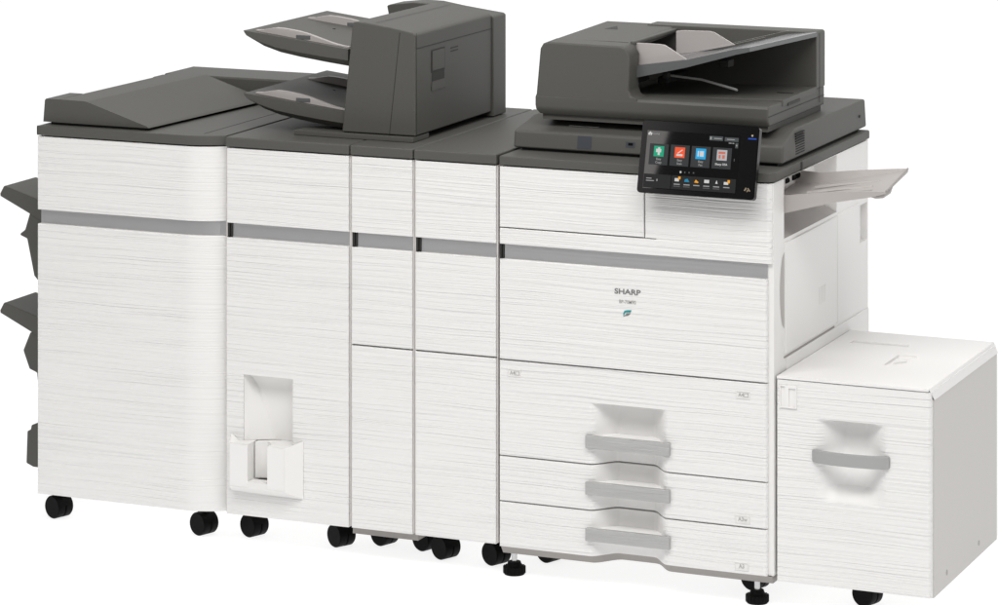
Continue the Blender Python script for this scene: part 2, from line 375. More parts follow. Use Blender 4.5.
m.add([(-0.549, F, 0.126), (-0.549, F, 0.233), (-0.517, -0.0008, 0.246), (-0.517, -0.0008, 0.105), (-0.549, -0.0008, 0.233), (-0.549, -0.0008, 0.126)],
      [(0, 3, 2, 1), (1, 2, 4), (0, 5, 3)])
m.add([(-0.702, F, 0.126), (-0.702, F, 0.233), (-0.712, -0.0008, 0.248), (-0.712, -0.0008, 0.118)], [(0, 1, 2, 3)])
m.add([(-0.702, F, 0.233), (-0.712, -0.0008, 0.248), (-0.694, -0.0008, 0.233)], [(0, 1, 2)])
m.add([(-0.702, F, 0.126), (-0.549, F, 0.126), (-0.517, -0.0008, 0.105), (-0.712, -0.0008, 0.108)], [(0, 1, 2, 3)])
m.box(-0.652, -0.597, F + 0.001, 0.0, 0.126, 0.1415)
hb = build("scrap_box_holder", m, WS, t, weld=False)
m = MB(); m.box(-0.6995, -0.6515, F - 0.0014, F, 0.1295, 0.2315, 0.0006); build("holder_front_plate", m, WI, hb)
m = MB(); m.box(-0.5975, -0.5535, F - 0.0014, F, 0.1295, 0.2315, 0.0006); build("holder_front_plate", m, WI, hb)
m = MB(); m.xy([(-0.6515, 0.042), (-0.6515, 0.004), (-0.640, 0.012), (-0.622, 0.018), (-0.610, 0.008), (-0.600, -0.006), (-0.5975, 0.042)], 0.1420, 0.2310, bev=0.0015); build("scrap_box", m, WS, t, 60)
caster(t, -0.707, 0.11, ang=22); caster(t, -0.468, 0.11, ang=28); caster(t, -0.70, 0.66); caster(t, -0.44, 0.66)

# ================================================================== two narrow cabinets
ZS = 0.4905
def narrow(name, label, x0, x1, cs):
    t = thing(name, label, "printer cabinet", ((x0 + x1) / 2, 0.36, FZ), "narrow split-door cabinets in the middle of the row")
    cabinet(t, x0, x1)
    build("middle_panel", flat_panel(x0, x1, ZS + 0.002, ZBB), WG, t, 50)
    build("lower_door", flat_panel(x0, x1, ZBOT, ZS - 0.002), WG, t, 50)
    for c in cs: caster(t, *c)
    return t
n1 = narrow("narrow_cabinet", "narrowest white cabinet in the row, directly right of the cabinet with the scrap box pocket", -0.3879, -0.2276, [(-0.376, 0.165), (-0.262, 0.162), (-0.37, 0.64), (-0.25, 0.64)])
m = MB(); m.box(-0.392, -0.219, 0.016, 0.72, 0.032, ZBOT + 0.002); build("bottom_plate", m, UG, n1)
n2 = narrow("narrow_cabinet", "white split-door cabinet standing directly left of the copier with the touch screen", -0.2191, -0.0098, [(-0.188, 0.11, .029, 24), (-0.055, 0.11, .029, 24), (-0.18, 0.64), (-0.05, 0.64)])

# ================================================================== copier
t = thing("copier", "large white copier with charcoal document feeder on top, tilted touch screen and three front drawers", "copier", (0.34, 0.38, FZ))
XR = 0.665; XS = 0.678
m = MB(); m.box(0.0, 0.610, 0.066, 0.740, 0.046, 0.4875); m.box(0.0, 0.610, 0.022, 0.740, 0.4875, ZL); build("body", m, GAP, t)
# right side skin: pocket for the exit tray, rear grip, front strip grip
recs = [(0.085, 0.486, 0.806, 0.944, 0.055), (0.676, 0.735, 0.699, 0.792, 0.022)]
m = MB(); m.plate([0.012, 0.742], [0.046, ZL - 0.0005], recs, lambda u, v, h: (XS - h, u, v), 0.064)
sp = build("side_panel", m, WS, t)
m = MB(); m.yz([(0.0853, 0.8062), (0.4857, 0.8062)], 0, 0) if False else None
m = MB(); m.add([(XS - 0.001, 0.0855, 0.8065), (XS - 0.001, 0.4855, 0.8065), (XS - 0.054, 0.470, 0.836), (XS - 0.054, 0.0855, 0.836), (XS - 0.054, 0.0855, 0.8065), (XS - 0.054, 0.4855, 0.8065)],
      [(0, 1, 2, 3), (0, 4, 5, 1), (3, 2, 5, 4), (0, 3, 4), (1, 5, 2)]); build("pocket_floor", m, TRW, t)
for y in (0.245, 0.295, 0.335):
    m = MB(); m.tube([(XS - 0.050, y - 0.009, 0.914), (XS - 0.048, y + 0.009, 0.914)], 0.007, 10)
    build("exit_roller", m, BLK, t, 40)
m = MB(); m.box(XS - 0.055, XS - 0.047, 0.09, 0.30, 0.900, 0.924, 0.003); build("exit_guide", m, WI, t)
# side door proud of the skin, lower ledge
m = MB(); m.box(XS - 0.004, XS + 0.004, 0.088, 0.480, 0.540, 0.797, 0.003); sd = build("side_door", m, WS, t, 40)
m = MB()
for i in range(5): m.box(XS + 0.0040, XS + 0.0046, 0.335 + i * 0.012, 0.340 + i * 0.012, 0.610, 0.650)
build("door_mark", m, WS, sd)
m = MB(); m.box(XS - 0.004, XS + 0.003, 0.484, 0.664, 0.536, 0.800, 0.003); build("side_rear_cover", m, WS, t, 40)
m = MB(); m.box(XS - 0.004, XS + 0.003, 0.100, 0.742, 0.400, 0.530, 0.003); build("side_lower_cover", m, WS, t, 40)
m = MB(); m.box(XS, XS + 0.0012, 0.084, 0.465, 0.5305, 0.5345); build("side_seam", m, UG, t)
gz = lin(0.60, 0.775, 18)
m = MB()
for a, b_ in zip(gz[:-1], gz[1:]):
    f = lambda z: 0.083 - 0.028 * math.sin(math.pi * (z - 0.60) / 0.175) ** 0.5 if 0.6 < z < 0.775 else 0.083
    m.add([(XS + .0004, f(a), a), (XS + .0004, 0.0855, a), (XS + .0004, 0.0855, b_), (XS + .0004, f(b_), b_)], [(0, 1, 2, 3)])
build("side_grip_shade", m, TRW, t)  # flat darker patch paints the curved shadow of the grip cut
# front panels
m = flat_panel(0.0, 0.3645, 0.8015, ZL - 0.001); build("toner_door", m, WG, t, 50)
rp = flat_panel(0.3675, XS - 0.002, 0.8005, ZL - 0.001, rr=0.012); build("upper_right_panel", rp, WG, t, 50)
m = flat_panel(0.0, XS - 0.002, ZB, 0.7985, rr=0.012); build("waist_panel", m, WG, t, 50)
m = MB(); m.box(0.395, XS - 0.004, 0.0015, 0.02, 0.798, 0.801); build("panel_joint", m, WS, t)
m = MB(); m.box(0.010, XR - .001, 0.0085, 0.02, ZBB + .0003, ZB - .0003); build("trim_band", m, BAND, t)
m = MB(); m.box(0.0005, 0.0035, 0.004, 0.021, ZBB + .001, ZB - .001); m.box(0.0055, 0.0085, 0.006, 0.021, ZBB + .001, ZB - .001); build("band_clip", m, DK2, t)
m = flat_panel(0.0, XR, 0.4896, ZBB, rr=0.008); fd = build("front_door", m, WG, t, 50)
def scoop(x):  return 0.052 * sm(0.228, 0.285, x) * (1 - sm(0.368, 0.424, x))
dxs = edgepts(0.0, XR, 0.0022, [XR - 0.008, XR - 0.005, XR - 0.003] + lin(0.222, 0.430, 64))
def drawer(z0, z1, zt=None, hz=None, lab=()):
    r = 0.0022
    extra = [zt - 0.004, zt, zt + 0.001] if zt else []
    def d(x, z):
        e = max(rnd(x, r), rnd(XR - x, 0.008), rnd(z - z0, r), rnd(z1 - z, r))
        k = 1.0 if zt is None else (1 if z < zt - 0.0039 else max(0, (zt - z) / 0.004))
        return e + scoop(x) * k
    m = MB(); m.sheet(dxs, edgepts(z0, z1, r, extra), d, 0.0, 0.062)
    dd = build("drawer", m, WG, t, 32, inner=lambda c: 0.95 * sm(0.0, 0.014, scoop(c.x)) if (zt is None or c.z < zt + 0.0005) else 0.0)
    h = MB(); h.box(0.222, 0.431, -0.011, 0.000, hz, hz + 0.030, 0.0012); hh = build("drawer_handle", h, HND, dd, 40)
    g = MB(); g.xy([(0.234, -0.0005), (0.420, -0.0005), (0.400, 0.030), (0.372, 0.0515), (0.282, 0.0515), (0.256, 0.030)], hz + 0.004, hz + 0.0265)
    g2 = build("handle_ledge", g, WI, dd)
    for (lx, lz, wd, tx) in lab:
        q = MB(); q.plate([lx, lx + wd], [lz, lz + 0.017], [(lx + .0012, lx + wd - .0012, lz + .0012, lz + 0.017 - .0012, 0.0020)], lambda u, v, hh_: (u, -0.0022 + hh_, v), 0.0024)
        lo = build("size_label", q, LG, dd)
        tm = textmesh(tx, 0.0128, lambda x, y, h_: (lx + wd * 0.5 + x, -0.0003 - h_, lz + 0.0078 + y), 0.0006, 0.0001, 0.9)
        if tx == 'A4':
            tm.v = [(v[0] - 0.005, v[1], v[2]) for v in tm.v]
            ix, iz = lx + wd * 0.5 + 0.0075, lz + 0.0078
            for (a0, a1, b0, b1) in ((-.005, .005, -.0042, -.0034), (-.005, .005, .0034, .0042), (-.005, -.0042, -.0042, .0042), (.0042, .005, -.0042, .0042)):
                tm.box(ix + a0, ix + a1, -0.0009, -0.0003, iz + b0, iz + b1)
        build("size_marking", tm, INL, lo)
    return dd
drawer(0.2622, 0.4860, 0.406, 0.301, [(0.022, 0.4505, 0.033, 'A4'), (0.591, 0.449, 0.034, 'A4')])
drawer(0.1548, 0.2592, None, 0.1925, [(0.589, 0.1635, 0.036, 'A3w')])
drawer(0.0462, 0.1518, None, 0.0845, [(0.588, 0.0555, 0.033, 'A3')])
# grey toe rail that follows the drawers
m = MB(); ky = [(x, 0.008 + scoop(x)) for x in lin(0.0, XR + 0.008, 80)]
top = [(x, y, 0.0455) for x, y in ky]; bot = [(x + 0.0, y + 0.014, 0.026) for x, y in ky]; bb = [(x, 0.11, 0.026) for x, y in ky]; tb = [(x, 0.11, 0.0455) for x, y in ky]
n = len(ky); m.add(top + bot + bb + tb, [(i, i + 1, n + i + 1, n + i) for i in range(n - 1)] + [(n + i, n + i + 1, 2 * n + i + 1, 2 * n + i) for i in range(n - 1)] + [(0, n, 2 * n, 3 * n), (n - 1, 4 * n - 1, 3 * n - 1, 2 * n - 1)])
build("toe_rail", m, UG, t, 40)
m = MB(); m.box(0.0, XS, 0.11, 0.735, 0.026, 0.0455); build("bottom_plate", m, UG, t)
# writing on the front door
front = lambda cx, cz: (lambda x, y, h: (cx + x, -0.0002 - h, cz + y))
build("maker_lettering", textmesh("SHARP", 0.0170, front(0.324, 0.6715), 0.0008, 0.0003, 1.30), INK, fd)
build("model_lettering", textmesh("BP-70M90", 0.0118, front(0.324, 0.6480), 0.0006, 0.0001, 0.86), INL, fd)
def leaf(poly): 
    q = MB(); q.xz(poly, -0.0008, -0.0001); return q
build("leaf_emblem_top", leaf([(0.3140, 0.6135), (0.3135, 0.622), (0.3165, 0.6275), (0.3235, 0.6295), (0.3345, 0.6300), (0.3315, 0.6245), (0.3250, 0.6245), (0.3190, 0.6235), (0.3165, 0.6195), (0.3150, 0.6145)]), TEAL, fd)
build("leaf_emblem_bottom", leaf([(0.3150, 0.6135), (0.3185, 0.6155), (0.3250, 0.6165), (0.3295, 0.6195), (0.3320, 0.6235), (0.3270, 0.6222), (0.3215, 0.6215), (0.3195, 0.6185), (0.3165, 0.6165)]), INK, fd)
# charcoal deck and scanner
m = MB(); m.xy([(0.0, -0.004), (0.655, -0.004), (0.672, -0.001), (0.683, 0.014), (0.683, 0.742), (0.0, 0.742)], ZL + 0.0025, 0.9700, bev=0.004); build("top_cover", m, DK, t, 40)
m = MB(); m.box(0.012, 0.655, 0.108, 0.735, 0.9695, 0.9765); build("scanner_seam", m, DK2, t)
sc = [(0.092, 0.9765), (0.099, 1.016), (0.106, 1.0195), (0.195, 1.0435), (0.205, 1.045), (0.750, 1.045), (0.750, 0.9765)]
bm = bmesh.new()
A = [bm.verts.new((-0.004 + (0.016 if z > 1.02 else 0.0), y, z)) for y, z in sc]; B = [bm.verts.new((0.672 - (0.004 if z > 1.02 else 0.0), y, z)) for y, z in sc]
nn = len(sc)
for i in range(nn): bm.faces.new((A[i], A[(i + 1) % nn], B[(i + 1) % nn], B[i]))
bm.faces.new(A[::-1]); bm.faces.new(B)
bmesh.ops.recalc_face_normals(bm, faces=bm.faces[:])
bmesh.ops.bevel(bm, geom=[e for e in bm.edges if e.calc_face_angle(0) > 0.5], offset=0.005, segments=3, affect='EDGES', profile=0.5)
m = MB(); m.frombm(bm); scn = build("scanner", m, DK, t, 40)
m = MB()
for i in range(9): m.box(0.6700, 0.6726, 0.190, 0.255, 0.9855 + i * 0.0058, 0.9882 + i * 0.0058)
build("vent", m, BLK, scn)
m = MB(); m.box(0.671, 0.6726, 0.69, 0.70, 1.006, 1.012); build("screw_cap", m, DK2, scn)
m = MB(); m.box(0.676, 0.6845, 0.195, 0.205, 0.9478, 0.968); build("cover_tab", m, DK2, t)
# details on the sloping scanner front: slate square, slim slot, USB port
def fy(z): return 0.092 + (z - 0.9765) * 0.177
def fquad(x0, x1, z0, z1, k): return MB().add([(x0, fy(z0) - k, z0), (x1, fy(z0) - k, z0), (x1, fy(z1) - k, z1), (x0, fy(z1) - k, z1)], [(0, 1, 2, 3)])
build("sensor_window", fquad(0.160, 0.196, 0.983, 1.0125, 0.0008), BLG, scn)
up = build("usb_port", fquad(0.283, 0.306, 0.9925, 1.0055, 0.0008), BLG, scn)
build("port_socket", fquad(0.289, 0.301, 0.9975, 1.0035, 0.0014), BLK, up)
m = MB(); m.add([(0.122, 0.135, 1.0287), (0.198, 0.135, 1.0287), (0.198, 0.139, 1.0298), (0.122, 0.139, 1.0298)], [(0, 1, 2, 3)]); build("indicator_strip", m, HGS, scn)

# ------------------------------------------------------------------ document feeder (hinged part of the copier)
AX0, AX1, AY0, AY1 = 0.050, 0.637, 0.098, 0.523
m = MB()
base = [(AY0 + 0.012, 1.0590), (AY0 + 0.002, 1.070), (AY0, 1.080), (AY0, 1.100), (AY0 + 0.006, 1.1055), (AY1 - 0.02, 1.1055), (AY1, 1.1055), (AY1, 1.0590)]
bm = bmesh.new()
A = [bm.verts.new((AX0 + (0.006 if z < 1.07 else 0), y, z)) for y, z in base]; B = [bm.verts.new((AX1 - 0.002, y, z)) for y, z in base]
nn = len(base)
for i in range(nn): bm.faces.new((A[i], A[(i + 1) % nn], B[(i + 1) % nn], B[i]))
bm.faces.new(A[::-1]); bm.faces.new(B); bmesh.ops.recalc_face_normals(bm, faces=bm.faces[:])
bmesh.ops.bevel(bm, geom=[e for e in bm.edges if e.calc_face_angle(0) > 0.9], offset=0.004, segments=3, affect='EDGES', profile=0.5)
m.frombm(bm)
adf = build("document_feeder", m, DK, t, 40)
m = MB(); m.box(0.062, 0.628, 0.118, 0.515, 1.0448, 1.062); build("platen_pad", m, DK, adf)
# feeder hood (left block): front-left leaning walls, rounded top, opening to the right
hood = [(AX0 + 0.000, 1.079), (AX0 + 0.011, 1.214), (AX0 + 0.018, 1.226), (AX0 + 0.030, 1.231), (0.268, 1.229), (0.279, 1.225), (0.290, 1.205), (0.2885, 1.128), (0.294, 1.114), (0.304, 1.1075), (0.309, 1.106), (0.309, 1.0795)]
bm = bmesh.new()
A = [bm.verts.new((x, AY0 + 0.0005 + 0.004 * (z > 1.2), z)) for x, z in hood]
B = [bm.verts.new((x, 0.165, z + (0.002 if z > 1.2 else 0))) for x, z in hood]; nn = len(hood)
for i in range(nn): bm.faces.new((A[i], A[(i + 1) % nn], B[(i + 1) % nn], B[i]))
bm.faces.new(A[::-1]); bm.faces.new(B); bmesh.ops.recalc_face_normals(bm, faces=bm.faces[:])
fe = [e for e in bm.edges if e.verts[0] in A and e.verts[1] in A and max(e.verts[0].co.z, e.verts[1].co.z) > 1.11]
bmesh.ops.bevel(bm, geom=fe, offset=0.005, segments=3, affect='EDGES', profile=0.5)
m = MB(); m.frombm(bm)
hb2 = [(AX0 + 0.0005, 1.083), (AX0 + 0.0115, 1.2145), (AX0 + 0.0185, 1.2275), (AX0 + 0.0305, 1.2325), (0.262, 1.2320), (0.270, 1.229), (0.270, 1.215), (0.20, 1.200), (0.20, 1.083)]
hb3 = [(x, z + 0.007 * sm(1.15, 1.23, z)) for x, z in hb2]
n = len(hb2); m.add([(x, 0.163, z) for x, z in hb2] + [(x, AY1 - 0.03, z) for x, z in hb3], [(i, (i + 1) % n, n + (i + 1) % n, n + i) for i in range(n)] + [tuple(range(n - 1, -1, -1)), tuple(range(n, 2 * n))])
hd = build("feeder_hood", m, DK, adf, 45)
m = MB(); m.box(0.2685, 0.281, 0.160, AY1 - 0.035, 1.2255, 1.2350, 0.003); build("hood_lip", m, DK, hd, 40)
m = MB(); m.add([(0.125, 0.36, 1.2368), (0.160, 0.36, 1.2368), (0.135, 0.42, 1.2378)], [(0, 1, 2)]); build("hood_arrow", m, DK2, hd)
m = MB(); m.box(0.200, 0.206, 0.165, 0.50, 1.10, 1.2); build("feeder_throat", m, DK2, adf)
# back wall with end cap
m = MB(); m.xz([(0.20, 1.104), (AX1, 1.104), (AX1, 1.2375), (AX1 - 0.004, 1.2415), (0.20, 1.2415)], 0.455, AY1, bev=0.003); build("feeder_back_wall", m, DK, adf, 40)
m = MB(); m.box(AX1 - 0.0005, AX1 + 0.0006, 0.478, 0.4795, 1.070, 1.236); build("wall_seam", m, DK2, adf)
# exit area: raised plate at the right
m = MB(); m.xz([(0.40, 1.1045), (0.54, 1.1095), (0.637, 1.1105), (0.637, 1.094), (0.40, 1.094)], 0.200, 0.456, bev=0.002); ep = build("exit_plate", m, DK, adf, 40)
m = MB(); m.box(0.6365, 0.6385, 0.235, 0.325, 1.092, 1.0985); m.box(0.585, 0.625, 0.31, 0.318, 1.1105, 1.112); build("plate_grip", m, DK2, ep)
m = MB(); m.box(0.6345, 0.6362, 0.101, 0.52, 1.0818, 1.0830); build("base_seam", m, DK2, adf)
# document input tray, rising to the right
fl_ = [(0.268, 1.146, 1.176), (0.415, 1.181, 1.199), (0.536, 1.2165, 1.2300), (0.572, 1.2255, 1.2360)]
m = MB(); Y0, Y1 = 0.150, 0.452
vs = []
for (x, zb, zt_) in fl_: vs += [(x, Y0, zb), (x, Y0, zt_)]
for (x, zb, zt_), xx, dz in zip(fl_, (0.268, 0.43, 0.57, 0.640), (0, 0, 0.006, 0.006)): vs += [(xx, Y1, zb + dz), (xx, Y1, zt_ + dz)]
fs = []
for i in range(3):
    a = 2 * i; fs += [(a, a + 2, a + 3, a + 1), (8 + a, 8 + a + 1, 8 + a + 3, 8 + a + 2), (a + 1, a + 3, 8 + a + 3, 8 + a + 1), (a, 8 + a, 8 + a + 2, a + 2)]
fs += [(0, 1, 9, 8), (6, 14, 15, 7)]
m.add(vs, fs); tr = build("document_tray", m, SMK, adf, 20)
def guide(y, pts_, nm):
    g = MB(); g.xz(pts_, y, y + 0.006, bev=0.0015); return build(nm, g, PNK, tr, 40)
guide(0.172, [(0.274, 1.176), (0.274, 1.228), (0.278, 1.2305), (0.338, 1.2300), (0.352, 1.2285), (0.408, 1.197)], "paper_guide")
guide(0.390, [(0.300, 1.176), (0.300, 1.236), (0.322, 1.2385), (0.385, 1.2395), (0.398, 1.2375), (0.452, 1.209)], "paper_guide")
for ys, xs_ in (((0.19, 0.30), 0.44), ((0.22, 0.42), 0.50), ((0.25, 0.44), 0.56)):
    pass
m = MB(); 
for (xa, xb, y) in ((0.36, 0.575, 0.20), (0.40, 0.60, 0.30)):
    za = 1.186 + (xa - 0.36) * 0.235; zb = 1.186 + (xb - 0.36) * 0.255
    m.add([(xa, y, za + .0095), (xb, y + 0.05, zb + .008), (xb, y + 0.058, zb + .008), (xa, y + 0.008, za + .0095)], [(0, 1, 2, 3)])
build("tray_rail", m, HGS, tr)
m = MB(); m.tube([(0.330, 0.22, 1.152), (0.42, 0.24, 1.142), (0.50, 0.255, 1.121), (0.505, 0.256, 1.1185)], [0.003, 0.003, 0.0035, 0.0025], 10); build("paper_stop_wire", m, HGS, adf, 40)
for bx in ((0.305, 0.33, 0.25, 0.40, 1.125, 1.142), (0.335, 0.35, 0.20, 0.22, 1.145, 1.16), (0.46, 0.485, 0.25, 0.29, 1.172, 1.19)):
    m = MB(); m.box(*bx, 0.003); build("exit_bracket", m, DK2, adf, 40)

# ------------------------------------------------------------------ touch panel
TL = Vector((0.370, -0.020, 1.077)); UX = Vector((1, 0, 0)); dn = Vector((0, -0.042, -0.1605)); PH = dn.length; UY = dn.normalized(); PW = 0.2850
NN = UX.cross(UY) * 1.0
if NN.y > 0: NN = -NN
def P(s_, t_, h=0.0): return TL + UX * (s_ * PW) + UY * (t_ * PH) + NN * h
def rrect(s0, s1, t0, t1, r, n=6):
    pts = []; rs, rt = r / PW, r / PH
    for cx, cy, a0 in ((s1 - rs, t0 + rt, -90), (s1 - rs, t1 - rt, 0), (s0 + rs, t1 - rt, 90), (s0 + rs, t0 + rt, 180)):
        for k in range(n + 1):
            a = math.radians(a0 + 90 * k / n); pts.append((cx + rs * math.cos(a), cy + rt * math.sin(a)))
    return pts
m = MB(); m.prism(rrect(0, 1, 0, 1, 0.008), lambda p, h: P(p[0], p[1], h), -0.018, -0.001); m.prism(rrect(0.006, 0.994, 0.01, 0.99, 0.0075), lambda p, h: P(p[0], p[1], h), -0.001, 0.0004)
tp = build("touch_panel", m, BLP, t, 40)
m = MB(); m.box(0.44, 0.58, -0.02, 0.10, 0.99, 1.02, 0.004); build("panel_arm", m, DK2, t)
def face(nm, mat, polys, h, par=None, th=0.0003):
    q = MB()
    for p in polys: q.prism(p, lambda a, hh: P(a[0], a[1], hh), h - th, h)
    return build(nm, q, mat, par or tp)
def rc(s0, s1, t0, t1): return [(s0, t0), (s1, t0), (s1, t1), (s0, t1)]
scr = face("screen", GLS, [rc(0.05, 0.845, 0.135, 0.935)], 0.0008)
TILE = glow("lit_tile_grey", srgb(47, 50, 51)); BAR = glow("lit_bar_grey", srgb(27, 28, 29)); BTN = glow("lit_button_grey", srgb(70, 74, 75))
WHT = glow("lit_white", srgb(205, 205, 203)); GRT = glow("lit_text_grey", srgb(150, 150, 150)); GRN = glow("lit_green", srgb(20, 160, 120)); ORG = glow("lit_orange", srgb(238, 88, 48))
BLU = glow("lit_blue", srgb(25, 165, 222)); SIL = glow("lit_silver", srgb(178, 178, 180)); RED = glow("lit_red", srgb(200, 110, 90)); AMB = glow("lit_amber", srgb(240, 160, 30)); DBL = glow("lit_indicator_blue", srgb(28, 70, 165)); TEA = glow("lit_teal", srgb(20, 130, 165)); DIM = glow("lit_dim", srgb(80, 80, 80))
ts = [(0.082, 0.243), (0.262, 0.423), (0.442, 0.603), (0.622, 0.783)]
face("app_tile", TILE, [rc(a, b_, 0.315, 0.605) for a, b_ in ts[:1]], 0.0012, scr)
for a, b_ in ts[1:]: face("app_tile", TILE, [rc(a, b_, 0.315, 0.605)], 0.0012, scr)
for (a, b_), mt in zip(ts, (GRN, ORG, BLU, SIL)):
    c = (a + b_) / 2; face("app_icon", mt, [rc(c - 0.043, c + 0.043, 0.345, 0.490)], 0.0016, scr)
def cen(i): return (ts[i][0] + ts[i][1]) / 2
c = cen(0); face("icon_glyph", WHT, [rc(c - 0.024, c + 0.020, 0.385, 0.432), rc(c - 0.008, c + 0.010, 0.365, 0.470)], 0.0020, scr)
c = cen(1); face("icon_glyph", WHT, [rc(c - 0.026, c + 0.026, 0.440, 0.466), [(c - 0.022, 0.428), (c + 0.020, 0.375), (c + 0.026, 0.383), (c - 0.014, 0.434)]], 0.0020, scr)
c = cen(2); face("icon_glyph", WHT, [rc(c - 0.027, c - 0.015, 0.38, 0.455), rc(c - 0.008, c + 0.026, 0.38, 0.455)], 0.0020, scr)
c = cen(3); face("icon_glyph", RED, [rc(c - 0.030, c + 0.028, 0.37, 0.40), rc(c - 0.026, c - 0.010, 0.415, 0.465), rc(c + 0.004, c + 0.026, 0.415, 0.465)], 0.0020, scr)
def ptext(nm, body_, s_, t_, size, mat, h=0.0017):
    build(nm, textmesh(body_, size, lambda x, y, hh: P(s_ + x / PW, t_ - y / PH, h + hh), 0.0002, 0.00012), mat, scr)
for i, (a, b_) in enumerate((("Easy", "Copy"), ("Easy", "Scan"), ("Easy", "Fax"))):
    ptext("app_caption", a, cen(i) + 0.004, 0.525, 0.0070, GRT); ptext("app_caption", b_, cen(i) + 0.004, 0.572, 0.0070, GRT)
ptext("app_caption", "Sharp OSA", cen(3), 0.545, 0.0066, WHT)
ptext("home_caption", "Home", 0.125, 0.178, 0.0075, GRT)
face("home_icon", WHT, [[(0.058, 0.175), (0.075, 0.150), (0.092, 0.175), (0.088, 0.200), (0.078, 0.200), (0.078, 0.182), (0.072, 0.182), (0.072, 0.200), (0.062, 0.200)]], 0.0013, scr)
face("header_button", BTN, [rc(0.585, 0.700, 0.162, 0.222), rc(0.715, 0.832, 0.168, 0.224), rc(0.808, 0.832, 0.238, 0.310)], 0.0012, scr)
face("header_mark", GRT, [rc(0.590, 0.604, 0.172, 0.212), rc(0.624, 0.690, 0.188, 0.200), rc(0.735, 0.800, 0.190, 0.202), rc(0.752, 0.776, 0.240, 0.252), rc(0.782, 0.798, 0.240, 0.252), rc(0.815, 0.825, 0.262, 0.285)], 0.0016, scr)
face("page_dot", WHT, [rc(0.357, 0.370, 0.672, 0.698)], 0.0012, scr)
face("page_dot", DIM, [rc(0.395, 0.405, 0.675, 0.695), rc(0.431, 0.441, 0.675, 0.695), rc(0.468, 0.480, 0.675, 0.695), rc(0.806, 0.812, 0.455, 0.490)], 0.0012, scr)
face("task_bar", BAR, [rc(0.052, 0.285, 0.735, 0.925), rc(0.292, 0.838, 0.735, 0.925)], 0.0011, scr)
face("task_mark", GRT, [rc(0.074, 0.120, 0.790, 0.802), rc(0.074, 0.142, 0.822, 0.834), rc(0.163, 0.172, 0.800, 0.830)], 0.0015, scr)
bs = [0.340, 0.424, 0.507, 0.592, 0.676, 0.762]
def bi(c, k): return rc(c - 0.020, c + 0.020, 0.762 + k, 0.800 + k)
for q_ in [rc(bs[0] - 0.021, bs[0] + 0.016, 0.772, 0.815), rc(bs[3] - 0.021, bs[3] + 0.021, 0.768, 0.812), [(bs[4] - 0.010, 0.812), (bs[4], 0.765), (bs[4] + 0.010, 0.812)], rc(bs[5] - 0.024, bs[5] + 0.014, 0.780, 0.818)]: face("task_icon", WHT, [q_], 0.0015, scr)
for q_ in [rc(bs[0] + 0.008, bs[0] + 0.028, 0.748, 0.785), rc(bs[5] + 0.006, bs[5] + 0.026, 0.752, 0.795), [(bs[2] - 0.020, 0.815), (bs[2] - 0.008, 0.775), (bs[2] + 0.018, 0.810), (bs[2] + 0.010, 0.820)]]: face("task_icon", AMB, [q_], 0.0017, scr)
face("task_icon", TEA, [[(bs[1] - 0.022, 0.815), (bs[1] - 0.018, 0.780), (bs[1] + 0.004, 0.770), (bs[1] + 0.022, 0.815)]], 0.0015, scr)
face("task_mark", GRT, [rc(c - 0.026, c + 0.026, 0.848, 0.862) for c in bs], 0.0015, scr)
face("task_mark", DIM, [rc(c - 0.028, c + 0.028, 0.876, 0.890) for c in (bs[0], bs[1], bs[3], bs[4])], 0.0015, scr)
face("power_lamp", glow("lit_lamp", srgb(190, 175, 150)), [[(0.945 + 0.008 * math.cos(a), 0.125 + 0.014 * math.sin(a)) for a in lin(0, 5.8, 10)]], 0.0012)
face("status_bar", DBL, [rc(0.912, 0.982, 0.158, 0.178)], 0.0012)
face("touch_mark", plastic("tan_print", (0.22, 0.17, 0.11), 0.5), [[(0.910, 0.880), (0.925, 0.835), (0.934, 0.850), (0.922, 0.885)], [(0.938, 0.845), (0.946, 0.838), (0.966, 0.880), (0.958, 0.892)], [(0.933, 0.895), (0.940, 0.860), (0.948, 0.875), (0.942, 0.898)]], 0.0012)

# ------------------------------------------------------------------ right exit tray
m = MB()
ya, yb = 0.088, 0.345
bm = bmesh.new()
def tv(x, y, z): return bm.verts.new((x, y, z))
xs_ = [XS - 0.052, XS + 0.004, 0.80, 0.885, 0.920]
zt_ = [0.885, 0.886, 0.908, 0.921, 0.928]
F0 = [tv(x, ya, z - (0.026, 0.020, 0.010, 0.006, 0.003)[i]) for i, (x, z) in enumerate(zip(xs_, zt_))]
F1 = [tv(x, ya, z + (0.024, 0.020, 0.014, 0.007, 0.002)[i]) for i, (x, z) in enumerate(zip(xs_, zt_))]
G1 = [tv(x, ya + 0.010, z + (0.024, 0.020, 0.014, 0.007, 0.002)[i]) for i, (x, z) in enumerate(zip(xs_, zt_))]
H1 = [tv(x, ya + 0.016, z) for i, (x, z) in enumerate(zip(xs_, zt_))]
K1 = [tv(x - (0, 0, 0, 0.012, 0.020)[i], yb - 0.014, z + (0.012, 0.012, 0.014, 0.015, 0.014)[i]) for i, (x, z) in enumerate(zip(xs_, zt_))]
L1 = [tv(x - (0, 0, 0, 0.014, 0.022)[i], yb - 0.006, z + (0.040, 0.036, 0.028, 0.022, 0.017)[i]) for i, (x, z) in enumerate(zip(xs_, zt_))]
M1 = [tv(x - (0, 0, 0, 0.014, 0.022)[i], yb, z + (0.040, 0.036, 0.028, 0.022, 0.017)[i]) for i, (x, z) in enumerate(zip(xs_, zt_))]
N0 = [tv(x - (0, 0, 0, 0.014, 0.022)[i], yb, z + (-.01, -.006, 0.002, 0.006, 0.008)[i]) for i, (x, z) in enumerate(zip(xs_, zt_))]
loops = [F0, F1, G1, H1, K1, L1, M1, N0]
